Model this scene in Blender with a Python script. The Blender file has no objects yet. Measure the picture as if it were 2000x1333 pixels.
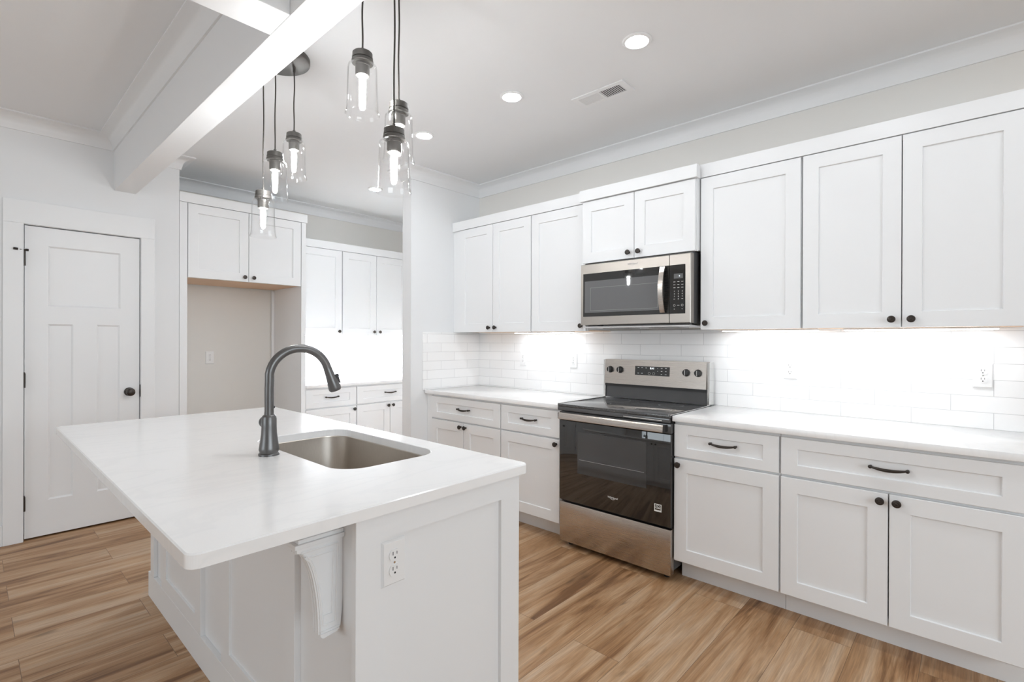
import bpy, bmesh, math, random
from mathutils import Vector, Matrix

random.seed(7)
S = bpy.context.scene
COL = S.collection
R = math.radians
pi = math.pi

# ------------------------------------------------------------------ camera
YAW, PIT, ROL = R(42.644), R(-0.0987), R(0.1783)
F_PX, CAM_H = 982.8, 1.323
fwd = Vector((math.cos(YAW) * math.cos(PIT), math.sin(YAW) * math.cos(PIT), math.sin(PIT)))
rt = Vector((math.sin(YAW), -math.cos(YAW), 0))
up = rt.cross(fwd)
rt, up = (math.cos(ROL) * rt + math.sin(ROL) * up, -math.sin(ROL) * rt + math.cos(ROL) * up)
cd = bpy.data.cameras.new('camera')
cam = bpy.data.objects.new('camera', cd)
COL.objects.link(cam)
cd.sensor_width = 36.0
cd.lens = F_PX / 2000 * 36.0
cd.clip_start = 0.02
M3 = Matrix((rt, up, -fwd)).transposed()
cam.matrix_world = Matrix.Translation((0, 0, CAM_H)) @ M3.to_4x4()
S.camera = cam

# ------------------------------------------------------------------ light levels and exposure
CAN_L, BULB_L, BAR_L, BAR_PANTRY_L = 126.0, 215.0, 23.0, 500.0
FILL_SIDE, FILL_REAR = 46.0, 86.0  # power of the added fill lamps behind the camera
w = bpy.data.worlds.new('world')
S.world = w
w.use_nodes = True
w.node_tree.nodes['Background'].inputs[0].default_value = (0.9, 0.95, 1, 1)
w.node_tree.nodes['Background'].inputs[1].default_value = 0.5
S.view_settings.view_transform = 'Standard'
S.view_settings.look = 'None'
S.view_settings.gamma = 1
S.view_settings.exposure = 0.32
S.view_settings.use_curve_mapping = False
S.cycles.transparent_max_bounces = 24
S.cycles.max_bounces = 14
S.cycles.diffuse_bounces = 8


def fill_light(name, loc, rot, sx, sy, power, color=(0.82, 0.925, 1.0)):
    l = bpy.data.lights.new(name, 'AREA')
    l.shape = 'RECTANGLE'
    l.size, l.size_y = sx, sy
    l.energy = power
    l.color = color
    o = bpy.data.objects.new(name, l)
    o.location = loc
    o.rotation_euler = rot
    COL.objects.link(o)
    return o


# added fill lamps, set inside made-up windows behind the camera (built further down)
fill_light('fill_side', (-4.36, 2.1, 1.35), (0, R(-74), 0), 1.9, 2.6, FILL_SIDE)
fill_light('fill_rear', (0.2, -3.36, 1.5), (R(62), 0, 0), 3.0, 1.5, FILL_REAR)


# ------------------------------------------------------------------ materials
def new_mat(name):
    m = bpy.data.materials.new(name)
    m.use_nodes = True
    nt = m.node_tree
    return m, nt, nt.nodes['Principled BSDF']


def plain(name, col, rough=0.5, metal=0.0, spec=0.5, bump=0.0, bscale=200.0, coat=0.0):
    m, nt, p = new_mat(name)
    p.inputs['Base Color'].default_value = (*col, 1)
    p.inputs['Roughness'].default_value = rough
    p.inputs['Metallic'].default_value = metal
    p.inputs['Specular IOR Level'].default_value = spec
    p.inputs['Coat Weight'].default_value = coat
    n = nt.nodes.new('ShaderNodeTexNoise')
    n.inputs['Scale'].default_value = bscale
    tc = nt.nodes.new('ShaderNodeTexCoord')
    nt.links.new(tc.outputs['Object'], n.inputs['Vector'])
    if bump > 0:
        b = nt.nodes.new('ShaderNodeBump')
        b.inputs['Strength'].default_value = bump
        b.inputs['Distance'].default_value = 0.001
        nt.links.new(n.outputs['Fac'], b.inputs['Height'])
        nt.links.new(b.outputs['Normal'], p.inputs['Normal'])
    return m


def emit(name, col, strength):
    m = bpy.data.materials.new(name)
    m.use_nodes = True
    nt = m.node_tree
    nt.nodes.remove(nt.nodes['Principled BSDF'])
    e = nt.nodes.new('ShaderNodeEmission')
    e.inputs['Color'].default_value = (*col, 1)
    e.inputs['Strength'].default_value = strength
    nt.links.new(e.outputs[0], nt.nodes['Material Output'].inputs['Surface'])
    return m


def brushed(name, col, rough, axis, amount=0.25, scale=1.0):
    """brushed metal: fine streaks drawn out along one axis"""
    m, nt, p = new_mat(name)
    p.inputs['Metallic'].default_value = 1
    tc = nt.nodes.new('ShaderNodeTexCoord')
    mp = nt.nodes.new('ShaderNodeMapping')
    sc = [900 * scale] * 3
    sc[axis] = 6 * scale
    mp.inputs['Scale'].default_value = sc
    n = nt.nodes.new('ShaderNodeTexNoise')
    n.inputs['Scale'].default_value = 1.0
    n.inputs['Detail'].default_value = 2
    nt.links.new(tc.outputs['Object'], mp.inputs['Vector'])
    nt.links.new(mp.outputs['Vector'], n.inputs['Vector'])
    r = nt.nodes.new('ShaderNodeMapRange')
    r.inputs['To Min'].default_value = rough - 0.05
    r.inputs['To Max'].default_value = rough + 0.08
    nt.links.new(n.outputs['Fac'], r.inputs['Value'])
    nt.links.new(r.outputs['Result'], p.inputs['Roughness'])
    mix = nt.nodes.new('ShaderNodeMixRGB')
    mix.inputs[1].default_value = (*[c * (1 - amount * 0.4) for c in col], 1)
    mix.inputs[2].default_value = (*col, 1)
    nt.links.new(n.outputs['Fac'], mix.inputs[0])
    nt.links.new(mix.outputs[0], p.inputs['Base Color'])
    p.inputs['Anisotropic'].default_value = 0.4
    return m


def floor_material():
    m, nt, p = new_mat('oak_plank_flooring')
    N, L = nt.nodes, nt.links
    tc = N.new('ShaderNodeTexCoord')
    mp = N.new('ShaderNodeMapping')
    mp.inputs['Location'].default_value = (0.62, -1.757 + 0.228 * 8, 0)
    L.new(tc.outputs['Object'], mp.inputs['Vector'])
    br = N.new('ShaderNodeTexBrick')
    br.offset, br.offset_frequency = 0.37, 2
    br.squash = 1.0
    br.inputs['Color1'].default_value = (0, 0, 0, 1)
    br.inputs['Color2'].default_value = (1, 1, 1, 1)
    br.inputs['Mortar'].default_value = (0.5, 0.5, 0.5, 1)
    br.inputs['Scale'].default_value = 1
    br.inputs['Mortar Size'].default_value = 0.0011
    br.inputs['Mortar Smooth'].default_value = 0.2
    br.inputs['Bias'].default_value = 0
    br.inputs['Brick Width'].default_value = 1.22
    br.inputs['Row Height'].default_value = 0.228
    L.new(mp.outputs['Vector'], br.inputs['Vector'])
    # per-plank random value shifts the grain
    sep = N.new('ShaderNodeSeparateColor')
    L.new(br.outputs['Color'], sep.inputs['Color'])
    mul = N.new('ShaderNodeMath'); mul.operation = 'MULTIPLY'; mul.inputs[1].default_value = 37.0
    L.new(sep.outputs[0], mul.inputs[0])
    comb = N.new('ShaderNodeCombineXYZ')
    L.new(mul.outputs[0], comb.inputs['X'])
    L.new(mul.outputs[0], comb.inputs['Z'])
    add = N.new('ShaderNodeVectorMath'); add.operation = 'ADD'
    L.new(tc.outputs['Object'], add.inputs[0])
    L.new(comb.outputs[0], add.inputs[1])

    def noise(scale, detail, rough=0.55, dist=0.0):
        mm = N.new('ShaderNodeMapping')
        mm.inputs['Scale'].default_value = scale
        L.new(add.outputs[0], mm.inputs['Vector'])
        n = N.new('ShaderNodeTexNoise')
        n.inputs['Scale'].default_value = 1
        n.inputs['Detail'].default_value = detail
        n.inputs['Roughness'].default_value = rough
        n.inputs['Distortion'].default_value = dist
        L.new(mm.outputs[0], n.inputs['Vector'])
        return n
    broad = noise((0.8, 9.0, 1), 4, 0.6, 0.9)
    cath = noise((1.6, 11.0, 1), 4, 0.55, 1.6)
    fine = noise((7, 190.0, 1), 4, 0.6, 0.2)
    knot = noise((3.2, 10.0, 1), 2, 0.4, 0.8)
    ramp = N.new('ShaderNodeValToRGB')
    e = ramp.color_ramp.elements
    e[0].position, e[0].color = 0.30, (0.20, 0.095, 0.040, 1)
    e[1].position, e[1].color = 0.68, (0.56, 0.405, 0.275, 1)
    for pos, c in ((0.41, (0.37, 0.205, 0.098, 1)), (0.5, (0.47, 0.295, 0.165, 1))):
        k = ramp.color_ramp.elements.new(pos); k.color = c
    # mix broad with rings
    ring = N.new('ShaderNodeMath'); ring.operation = 'MULTIPLY'; ring.inputs[1].default_value = 9.0
    L.new(cath.outputs['Fac'], ring.inputs[0])
    sn = N.new('ShaderNodeMath'); sn.operation = 'SINE'
    L.new(ring.outputs[0], sn.inputs[0])
    ms = N.new('ShaderNodeMath'); ms.operation = 'MULTIPLY_ADD'
    ms.inputs[1].default_value = 0.035
    L.new(sn.outputs[0], ms.inputs[0])
    L.new(broad.outputs['Fac'], ms.inputs[2])
    rv = N.new('ShaderNodeMath'); rv.operation = 'MULTIPLY_ADD'
    rv.inputs[1].default_value = 0.13
    L.new(sep.outputs[0], rv.inputs[0])
    L.new(ms.outputs[0], rv.inputs[2])
    sub = N.new('ShaderNodeMath'); sub.operation = 'SUBTRACT'; sub.inputs[1].default_value = 0.062
    L.new(rv.outputs[0], sub.inputs[0])
    L.new(sub.outputs[0], ramp.inputs['Fac'])
    # fine grain
    fr = N.new('ShaderNodeMapRange')
    fr.inputs['From Min'].default_value, fr.inputs['From Max'].default_value = 0.3, 0.7
    fr.inputs['To Min'].default_value, fr.inputs['To Max'].default_value = 0.74, 1.12
    L.new(fine.outputs['Fac'], fr.inputs['Value'])
    m1 = N.new('ShaderNodeMixRGB'); m1.blend_type = 'MULTIPLY'; m1.inputs[0].default_value = 1
    L.new(ramp.outputs[0], m1.inputs[1])
    L.new(fr.outputs[0], m1.inputs[2])
    # knots
    kr = N.new('ShaderNodeMapRange')
    kr.inputs['From Min'].default_value, kr.inputs['From Max'].default_value = 0.68, 0.80
    kr.inputs['To Min'].default_value, kr.inputs['To Max'].default_value = 1.0, 0.45
    L.new(knot.outputs['Fac'], kr.inputs['Value'])
    m2 = N.new('ShaderNodeMixRGB'); m2.blend_type = 'MULTIPLY'; m2.inputs[0].default_value = 1
    L.new(m1.outputs[0], m2.inputs[1])
    L.new(kr.outputs[0], m2.inputs[2])
    # seams
    m3 = N.new('ShaderNodeMixRGB')
    m3.inputs[2].default_value = (0.17, 0.10, 0.055, 1)
    L.new(br.outputs['Fac'], m3.inputs[0])
    L.new(m2.outputs[0], m3.inputs[1])
    L.new(m3.outputs[0], p.inputs['Base Color'])
    p.inputs['Roughness'].default_value = 0.42
    p.inputs['Specular IOR Level'].default_value = 0.35
    b = N.new('ShaderNodeBump'); b.inputs['Strength'].default_value = 0.25; b.inputs['Distance'].default_value = 0.001
    inv = N.new('ShaderNodeMath'); inv.operation = 'SUBTRACT'; inv.inputs[0].default_value = 1
    L.new(br.outputs['Fac'], inv.inputs[1])
    L.new(inv.outputs[0], b.inputs['Height'])
    L.new(b.outputs['Normal'], p.inputs['Normal'])
    return m


def tile_material(name, axis, shift):
    """glossy handmade-look white subway tile; axis = world axis that runs along the courses"""
    m, nt, p = new_mat(name)
    N, L = nt.nodes, nt.links
    tc = N.new('ShaderNodeTexCoord')
    sp = N.new('ShaderNodeSeparateXYZ')
    L.new(tc.outputs['Object'], sp.inputs[0])
    cb = N.new('ShaderNodeCombineXYZ')
    L.new(sp.outputs[axis], cb.inputs[0])
    L.new(sp.outputs[2], cb.inputs[1])
    mp = N.new('ShaderNodeMapping')
    mp.inputs['Location'].default_value = shift
    L.new(cb.outputs[0], mp.inputs['Vector'])
    br = N.new('ShaderNodeTexBrick')
    br.offset, br.offset_frequency = 0.5, 2
    br.inputs['Color1'].default_value = (0.84, 0.84, 0.84, 1)
    br.inputs['Color2'].default_value = (0.88, 0.88, 0.88, 1)
    br.inputs['Mortar'].default_value = (0.64, 0.64, 0.645, 1)
    br.inputs['Scale'].default_value = 1
    br.inputs['Mortar Size'].default_value = 0.0016
    br.inputs['Mortar Smooth'].default_value = 0.3
    br.inputs['Brick Width'].default_value = 0.301
    br.inputs['Row Height'].default_value = 0.0765
    L.new(mp.outputs[0], br.inputs['Vector'])
    L.new(br.outputs['Color'], p.inputs['Base Color'])
    p.inputs['Roughness'].default_value = 0.12
    n = N.new('ShaderNodeTexNoise')
    n.inputs['Scale'].default_value = 9
    n.inputs['Detail'].default_value = 2
    L.new(cb.outputs[0], n.inputs['Vector'])
    hh = N.new('ShaderNodeMath'); hh.operation = 'MULTIPLY_ADD'; hh.inputs[1].default_value = -0.4
    L.new(br.outputs['Fac'], hh.inputs[0])
    L.new(n.outputs['Fac'], hh.inputs[2])
    b = N.new('ShaderNodeBump'); b.inputs['Strength'].default_value = 0.5; b.inputs['Distance'].default_value = 0.006
    L.new(hh.outputs[0], b.inputs['Height'])
    L.new(b.outputs['Normal'], p.inputs['Normal'])
    return m


def quartz_material():
    m, nt, p = new_mat('white_quartz')
    N, L = nt.nodes, nt.links
    tc = N.new('ShaderNodeTexCoord')
    mp = N.new('ShaderNodeMapping')
    mp.inputs['Rotation'].default_value = (0, 0, 0.5)
    mp.inputs['Scale'].default_value = (1.2, 3.4, 1)
    L.new(tc.outputs['Object'], mp.inputs['Vector'])
    n = N.new('ShaderNodeTexNoise')
    n.inputs['Scale'].default_value = 1.6
    n.inputs['Detail'].default_value = 6
    n.inputs['Distortion'].default_value = 1.2
    L.new(mp.outputs[0], n.inputs['Vector'])
    rp = N.new('ShaderNodeValToRGB')
    e = rp.color_ramp.elements
    e[0].position, e[0].color = 0.46, (0.86, 0.86, 0.86, 1)
    e[1].position, e[1].color = 0.54, (0.86, 0.86, 0.86, 1)
    k = e.new(0.5); k.color = (0.83, 0.833, 0.836, 1)
    L.new(n.outputs['Fac'], rp.inputs['Fac'])
    L.new(rp.outputs[0], p.inputs['Base Color'])
    p.inputs['Roughness'].default_value = 0.16
    p.inputs['Specular IOR Level'].default_value = 0.5
    return m


def glass_material(name, tint=(1, 1, 1), rough=0.0):
    m = bpy.data.materials.new(name)
    m.use_nodes = True
    nt = m.node_tree
    nt.nodes.remove(nt.nodes['Principled BSDF'])
    t = nt.nodes.new('ShaderNodeBsdfTransparent'); t.inputs[0].default_value = (*tint, 1)
    g = nt.nodes.new('ShaderNodeBsdfGlossy'); g.inputs['Roughness'].default_value = rough
    lw = nt.nodes.new('ShaderNodeLayerWeight'); lw.inputs['Blend'].default_value = 0.5
    pw = nt.nodes.new('ShaderNodeMath'); pw.operation = 'POWER'; pw.inputs[1].default_value = 4.0
    f = nt.nodes.new('ShaderNodeMath'); f.operation = 'MULTIPLY_ADD'; f.inputs[1].default_value = 0.75; f.inputs[2].default_value = 0.03
    mx = nt.nodes.new('ShaderNodeMixShader')
    nt.links.new(lw.outputs['Facing'], pw.inputs[0])
    nt.links.new(pw.outputs[0], f.inputs[0])
    nt.links.new(f.outputs[0], mx.inputs[0])
    nt.links.new(t.outputs[0], mx.inputs[1])
    nt.links.new(g.outputs[0], mx.inputs[2])
    nt.links.new(mx.outputs[0], nt.nodes['Material Output'].inputs['Surface'])
    return m


def cooktop_material():
    m, nt, p = new_mat('speckled_black_ceramic_glass')
    N, L = nt.nodes, nt.links
    tc = N.new('ShaderNodeTexCoord')
    n = N.new('ShaderNodeTexNoise'); n.inputs['Scale'].default_value = 420; n.inputs['Detail'].default_value = 1
    L.new(tc.outputs['Object'], n.inputs['Vector'])
    rp = N.new('ShaderNodeValToRGB')
    e = rp.color_ramp.elements
    e[0].position, e[0].color = 0.58, (0.050, 0.050, 0.051, 1)
    e[1].position, e[1].color = 0.68, (0.30, 0.30, 0.30, 1)
    L.new(n.outputs['Fac'], rp.inputs['Fac'])
    L.new(rp.outputs[0], p.inputs['Base Color'])
    p.inputs['Roughness'].default_value = 0.10
    return m


def wood_material(name, c1, c2):
    m, nt, p = new_mat(name)
    N, L = nt.nodes, nt.links
    tc = N.new('ShaderNodeTexCoord')
    mp = N.new('ShaderNodeMapping'); mp.inputs['Scale'].default_value = (4, 40, 40)
    L.new(tc.outputs['Object'], mp.inputs['Vector'])
    n = N.new('ShaderNodeTexNoise'); n.inputs['Scale'].default_value = 1; n.inputs['Detail'].default_value = 4
    L.new(mp.outputs[0], n.inputs['Vector'])
    mx = N.new('ShaderNodeMixRGB')
    mx.inputs[1].default_value = (*c1, 1); mx.inputs[2].default_value = (*c2, 1)
    L.new(n.outputs['Fac'], mx.inputs[0])
    L.new(mx.outputs[0], p.inputs['Base Color'])
    p.inputs['Roughness'].default_value = 0.5
    return m


MAT = dict(
    cab=plain('white_cabinet_paint', (0.788, 0.797, 0.806), 0.38, bump=0.02),
    trim=plain('white_trim_paint', (0.785, 0.795, 0.805), 0.42),
    wall=plain('warm_grey_wall_paint', (0.735, 0.72, 0.69), 0.8, bump=0.05),
    wallw=plain('white_wall_paint', (0.77, 0.78, 0.79), 0.75, bump=0.05),
    ceil=plain('white_ceiling_paint', (0.785, 0.80, 0.815), 0.9, bump=0.05),
    floor=floor_material(),
    quartz=quartz_material(),
    tile_r=tile_material('white_subway_tile_long_wall', 1, (-0.087 + 0.301 * 20, -0.914 + 0.0765 * 20, 0)),
    tile_s=tile_material('white_subway_tile_short_wall', 0, (-3.23 + 0.301 * 20, -0.914 + 0.0765 * 20, 0)),
    steel_y=brushed('brushed_stainless_steel', (0.57, 0.52, 0.475), 0.25, 1),
    steel_s=brushed('brushed_stainless_sink', (0.66, 0.61, 0.555), 0.30, 2, 0.5),
    steel_m=brushed('brushed_stainless_microwave', (0.43, 0.395, 0.36), 0.36, 1),
    chrome=plain('polished_steel', (0.75, 0.75, 0.74), 0.15, 1.0),
    bglass=plain('black_oven_glass', (0.018, 0.0175, 0.017), 0.03, spec=0.85),
    wglass=plain('dark_window_glass', (0.034, 0.034, 0.034), 0.04, spec=0.9),
    mwin=plain('microwave_window_mesh', (0.135, 0.137, 0.14), 0.02, spec=0.7),
    cook=cooktop_material(),
    black=plain('black_plastic', (0.018, 0.018, 0.018), 0.35),
    riser=plain('dark_glossy_enamel', (0.075, 0.075, 0.077), 0.16, spec=0.7),
    dark=plain('dark_grey_sheet_metal', (0.09, 0.09, 0.092), 0.4, 0.3),
    bronze=plain('oil_rubbed_bronze', (0.055, 0.047, 0.042), 0.36, 0.75),
    faucet=plain('matte_graphite_metal', (0.155, 0.153, 0.152), 0.36, 0.85),
    pend=plain('dark_bronze_pendant_metal', (0.115, 0.108, 0.10), 0.42, 0.7),
    cord=plain('dark_woven_cord', (0.05, 0.045, 0.04), 0.8),
    glass=glass_material('clear_glass'),
    paleplate=plain('pale_grey_sheet_metal', (0.62, 0.62, 0.63), 0.3, 0.35),
    plastic=plain('white_plastic', (0.80, 0.80, 0.80), 0.3),
    slot=plain('dark_slot', (0.02, 0.02, 0.02), 0.6),
    maple=wood_material('raw_maple_ply', (0.66, 0.44, 0.28), (0.78, 0.57, 0.40)),
    white=plain('white_print', (0.78, 0.78, 0.76), 0.5),
    grey=plain('grey_print', (0.28, 0.28, 0.28), 0.5),
    duct=plain('dark_duct', (0.10, 0.10, 0.10), 0.8),
    bulb=emit('glowing_bulb', (0.94, 0.955, 0.96), BULB_L),
    can=emit('lit_downlight_lens', (0.905, 0.955, 1.0), CAN_L),
    bar=emit('lit_led_lens', (0.89, 0.95, 1.0), BAR_L),
    barp=emit('lit_led_lens_pantry', (0.89, 0.945, 1.0), BAR_PANTRY_L),
    clock=emit('lit_clock_digits', (0.9, 0.97, 1.0), 1.6),
    fill_pane=emit('added_pane_glow', (0.95, 0.98, 1.0), 1.0),  # even glow on the panes of the made-up windows
)


# ------------------------------------------------------------------ mesh builder
class MB:
    def __init__(self):
        self.bm = bmesh.new()

    def box(self, x0, x1, y0, y1, z0, z1, bev=0.0, seg=2):
        x0, x1 = sorted((x0, x1)); y0, y1 = sorted((y0, y1)); z0, z1 = sorted((z0, z1))
        r = bmesh.ops.create_cube(self.bm, size=1)
        vs = r['verts']
        bmesh.ops.transform(self.bm, verts=vs, matrix=Matrix.Translation(((x0 + x1) / 2, (y0 + y1) / 2, (z0 + z1) / 2)) @ Matrix.Diagonal((x1 - x0, y1 - y0, z1 - z0, 1)))
        if bev > 0:
            es = list({e for v in vs for e in v.link_edges})
            bmesh.ops.bevel(self.bm, geom=es, offset=bev, segments=seg, affect='EDGES', profile=0.5)
        return self

    def lathe(self, prof, mat=None, seg=32, closed=False):
        """prof = [(radius, height)] about local z, then mat"""
        mat = mat or Matrix()
        rings = []
        for r, h in prof:
            if r < 1e-6:
                rings.append([self.bm.verts.new(mat @ Vector((0, 0, h)))])
            else:
                rings.append([self.bm.verts.new(mat @ Vector((r * math.cos(2 * pi * i / seg), r * math.sin(2 * pi * i / seg), h))) for i in range(seg)])
        pairs = list(zip(rings, rings[1:]))
        if closed:
            pairs.append((rings[-1], rings[0]))
        for a, b in pairs:
            for i in range(seg):
                j = (i + 1) % seg
                q = [a[i % len(a)], a[j % len(a)], b[j % len(b)], b[i % len(b)]]
                q = list(dict.fromkeys(q))
                if len(q) > 2:
                    try:
                        self.bm.faces.new(q)
                    except ValueError:
                        pass
        if not closed:
            for ring in (rings[0], rings[-1]):
                if len(ring) > 2:
                    try:
                        self.bm.faces.new(ring)
                    except ValueError:
                        pass
        return self

    def tube(self, pts, rad, seg=12, cap=True):
        pts = [Vector(p) for p in pts]
        if not isinstance(rad, (list, tuple)):
            rad = [rad] * len(pts)
        rings = []
        ref = None
        for i, p in enumerate(pts):
            t = (pts[min(i + 1, len(pts) - 1)] - pts[max(i - 1, 0)]).normalized()
            if ref is None:
                ref = Vector((1, 0, 0)) if abs(t.x) < 0.9 else Vector((0, 1, 0))
            u = (ref - t * ref.dot(t)).normalized()
            v = t.cross(u)
            ref = u
            r = rad[i]
            ru, rv = r if isinstance(r, tuple) else (r, r)
            rings.append([self.bm.verts.new(p + u * ru * math.cos(2 * pi * k / seg) + v * rv * math.sin(2 * pi * k / seg)) for k in range(seg)])
        for a, b in zip(rings, rings[1:]):
            for k in range(seg):
                j = (k + 1) % seg
                self.bm.faces.new((a[k], a[j], b[j], b[k]))
        if cap:
            self.bm.faces.new(rings[0]); self.bm.faces.new(rings[-1])
        return self

    def sphere(self, c, r, seg=16):
        rx, ry, rz = r if isinstance(r, tuple) else (r, r, r)
        bmesh.ops.create_uvsphere(self.bm, u_segments=seg, v_segments=seg // 2 + 2, radius=1, matrix=Matrix.Translation(c) @ Matrix.Diagonal((rx, ry, rz, 1)))
        return self

    def poly(self, pts):
        vs = [self.bm.verts.new(p) for p in pts]
        self.bm.faces.new(vs)
        return self

    def prism(self, pts_a, pts_b):
        a = [self.bm.verts.new(p) for p in pts_a]
        b = [self.bm.verts.new(p) for p in pts_b]
        n = len(a)
        self.bm.faces.new(a); self.bm.faces.new(b)
        for i in range(n):
            j = (i + 1) % n
            self.bm.faces.new((a[i], a[j], b[j], b[i]))
        return self

    def board(self, fm, u0, u1, z0, z1, t, panels=(), depth=0.008, slope=0.003, n0=0.0, edge=0.0015):
        """flat board (front at n0+t) with recessed rectangular panels (pu0,pu1,pz0,pz1)"""
        bm = self.bm
        nf = n0 + t

        def P(u, n, z):
            return Vector(fm(u, n, z))
        us = sorted({u0 + edge, u1 - edge, *[q for p in panels for q in p[:2]]})
        zs = sorted({z0 + edge, z1 - edge, *[q for p in panels for q in p[2:]]})
        cache = {}

        def V(u, n, z):
            k = (round(u, 5), round(n, 5), round(z, 5))
            if k not in cache:
                cache[k] = bm.verts.new(P(u, n, z))
            return cache[k]

        def F(*vs):
            try:
                bm.faces.new(vs)
            except ValueError:
                pass
        for a, b in zip(us, us[1:]):
            for c, d in zip(zs, zs[1:]):
                mu, mz = (a + b) / 2, (c + d) / 2
                if any(p[0] < mu < p[1] and p[2] < mz < p[3] for p in panels):
                    continue
                F(V(a, nf, c), V(b, nf, c), V(b, nf, d), V(a, nf, d))
        for p0, p1, q0, q1 in panels:
            uu = [x for x in us if p0 - 1e-6 <= x <= p1 + 1e-6]
            zz = [x for x in zs if q0 - 1e-6 <= x <= q1 + 1e-6]
            out = [(x, q0) for x in uu] + [(p1, z) for z in zz[1:]] + [(x, q1) for x in reversed(uu[:-1])] + [(p0, z) for z in reversed(zz[1:-1])]
            s = slope

            def inn(x, z):
                return (min(max(x, p0 + s), p1 - s), min(max(z, q0 + s), q1 - s))
            oo = [V(x, nf, z) for x, z in out]
            ii = [V(inn(x, z)[0], nf - depth, inn(x, z)[1]) for x, z in out]
            k = len(oo)
            for i in range(k):
                j = (i + 1) % k
                q = list(dict.fromkeys((oo[i], oo[j], ii[j], ii[i])))
                if len(q) > 2:
                    F(*q)
            F(*list(dict.fromkeys(ii)))
        # outer rounded edge, sides, back
        loop = [(x, zs[0]) for x in us] + [(us[-1], z) for z in zs[1:]] + [(x, zs[-1]) for x in reversed(us[:-1])] + [(us[0], z) for z in reversed(zs[1:-1])]

        def outw(x, z):
            xx = u0 if abs(x - us[0]) < 1e-6 else u1 if abs(x - us[-1]) < 1e-6 else x
            zz = z0 if abs(z - zs[0]) < 1e-6 else z1 if abs(z - zs[-1]) < 1e-6 else z
            return xx, zz
        l0 = [V(x, nf, z) for x, z in loop]
        l1 = [V(outw(x, z)[0], nf - edge, outw(x, z)[1]) for x, z in loop]
        l2 = [V(outw(x, z)[0], n0, outw(x, z)[1]) for x, z in loop]
        k = len(loop)
        for A, B in ((l0, l1), (l1, l2)):
            for i in range(k):
                j = (i + 1) % k
                F(A[i], A[j], B[j], B[i])
        F(*l2)
        return self

    def sweep(self, path, prof, zc, side):
        """prof [(p,h)] : p = away from the wall on the given side, h relative to zc"""
        pts = [Vector((x, y)) for x, y in path]
        n = len(pts)
        rings = []
        for i in range(n):
            ds = []
            if i > 0:
                ds.append((pts[i] - pts[i - 1]).normalized())
            if i < n - 1:
                ds.append((pts[i + 1] - pts[i]).normalized())
            ns = [Vector((-d.y, d.x)) * side for d in ds]
            if len(ns) == 1:
                m = ns[0]
            else:
                m = ns[0] + ns[1]
                m = m / (m.dot(ns[0]))
            rings.append([self.bm.verts.new((pts[i].x + m.x * p, pts[i].y + m.y * p, zc + h)) for p, h in prof])
        k = len(prof)
        for a, b in zip(rings, rings[1:]):
            for i in range(k):
                j = (i + 1) % k
                self.bm.faces.new((a[i], a[j], b[j], b[i]))
        self.bm.faces.new(rings[0]); self.bm.faces.new(rings[-1])
        return self

    def build(self, name, mat, parent=None, smooth=False, local=False, autosmooth=None):
        bm = self.bm
        bmesh.ops.recalc_face_normals(bm, faces=bm.faces)
        if parent is not None and not local:
            off = world_loc(parent)
            bmesh.ops.translate(bm, verts=bm.verts, vec=-off)
        me = bpy.data.meshes.new(name)
        if smooth:
            for f in bm.faces:
                f.smooth = True
            lim = R(35 if autosmooth is None else autosmooth)
            for e in bm.edges:
                if len(e.link_faces) == 2 and e.calc_face_angle(0) > lim:
                    e.smooth = False
        bm.to_mesh(me)
        bm.free()
        me.materials.append(MAT[mat] if isinstance(mat, str) else mat)
        o = bpy.data.objects.new(name, me)
        COL.objects.link(o)
        if parent is not None:
            o.parent = parent
        return o


def world_loc(o):
    v = Vector((0, 0, 0))
    while o is not None:
        v += o.location
        o = o.parent
    return v


def thing(name, label, cat, loc, group=None):
    o = bpy.data.objects.new(name, None)
    o.empty_display_size = 0.05
    COL.objects.link(o)
    o.location = loc
    o['label'] = label
    o['category'] = cat
    if group:
        o['group'] = group
    return o


def tag(o, label, cat, group=None):
    o['label'] = label
    o['category'] = cat
    if group:
        o['group'] = group
    return o


def struct(mb, name, mat, parent=None, smooth=False):
    o = mb.build(name, mat, parent, smooth)
    if parent is None:
        o['kind'] = 'structure'
    return o


def kids(o):
    return [c for c in COL.objects if c.parent is o]


def copy_tree(o, parent=None):
    c = o.copy()
    COL.objects.link(c)
    if parent is not None:
        c.parent = parent
    for ch in kids(o):
        copy_tree(ch, c)
    return c


def FX(xp):      # faces -X : u = Y
    return lambda u, n, z: (xp - n, u, z)


def FXP(xp):     # faces +X
    return lambda u, n, z: (xp + n, u, z)


def FY(yp):      # faces -Y : u = X
    return lambda u, n, z: (u, yp - n, z)


def text_into(mb, body, size, fm, u0, z0, n, flip, align='CENTER', depth=0.0004, shear=0.0):
    """lay lettering flat on a face; flip=True where u runs right-to-left for the viewer"""
    cu = bpy.data.curves.new('lettering', 'FONT')
    cu.body = body
    cu.size = size
    cu.align_x = align
    cu.align_y = 'CENTER'
    cu.shear = shear
    cu.extrude = depth
    cu.resolution_u = 3
    ob = bpy.data.objects.new('lettering', cu)
    COL.objects.link(ob)
    dg = bpy.context.evaluated_depsgraph_get()
    me = bpy.data.meshes.new_from_object(ob.evaluated_get(dg))
    vs = [mb.bm.verts.new(fm(u0 + (-v.co.x if flip else v.co.x), n + v.co.z, z0 + v.co.y)) for v in me.vertices]
    for p in me.polygons:
        try:
            mb.bm.faces.new([vs[i] for i in p.vertices])
        except ValueError:
            pass
    bpy.data.meshes.remove(me)
    bpy.data.objects.remove(ob)
    bpy.data.curves.remove(cu)
    return mb


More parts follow.
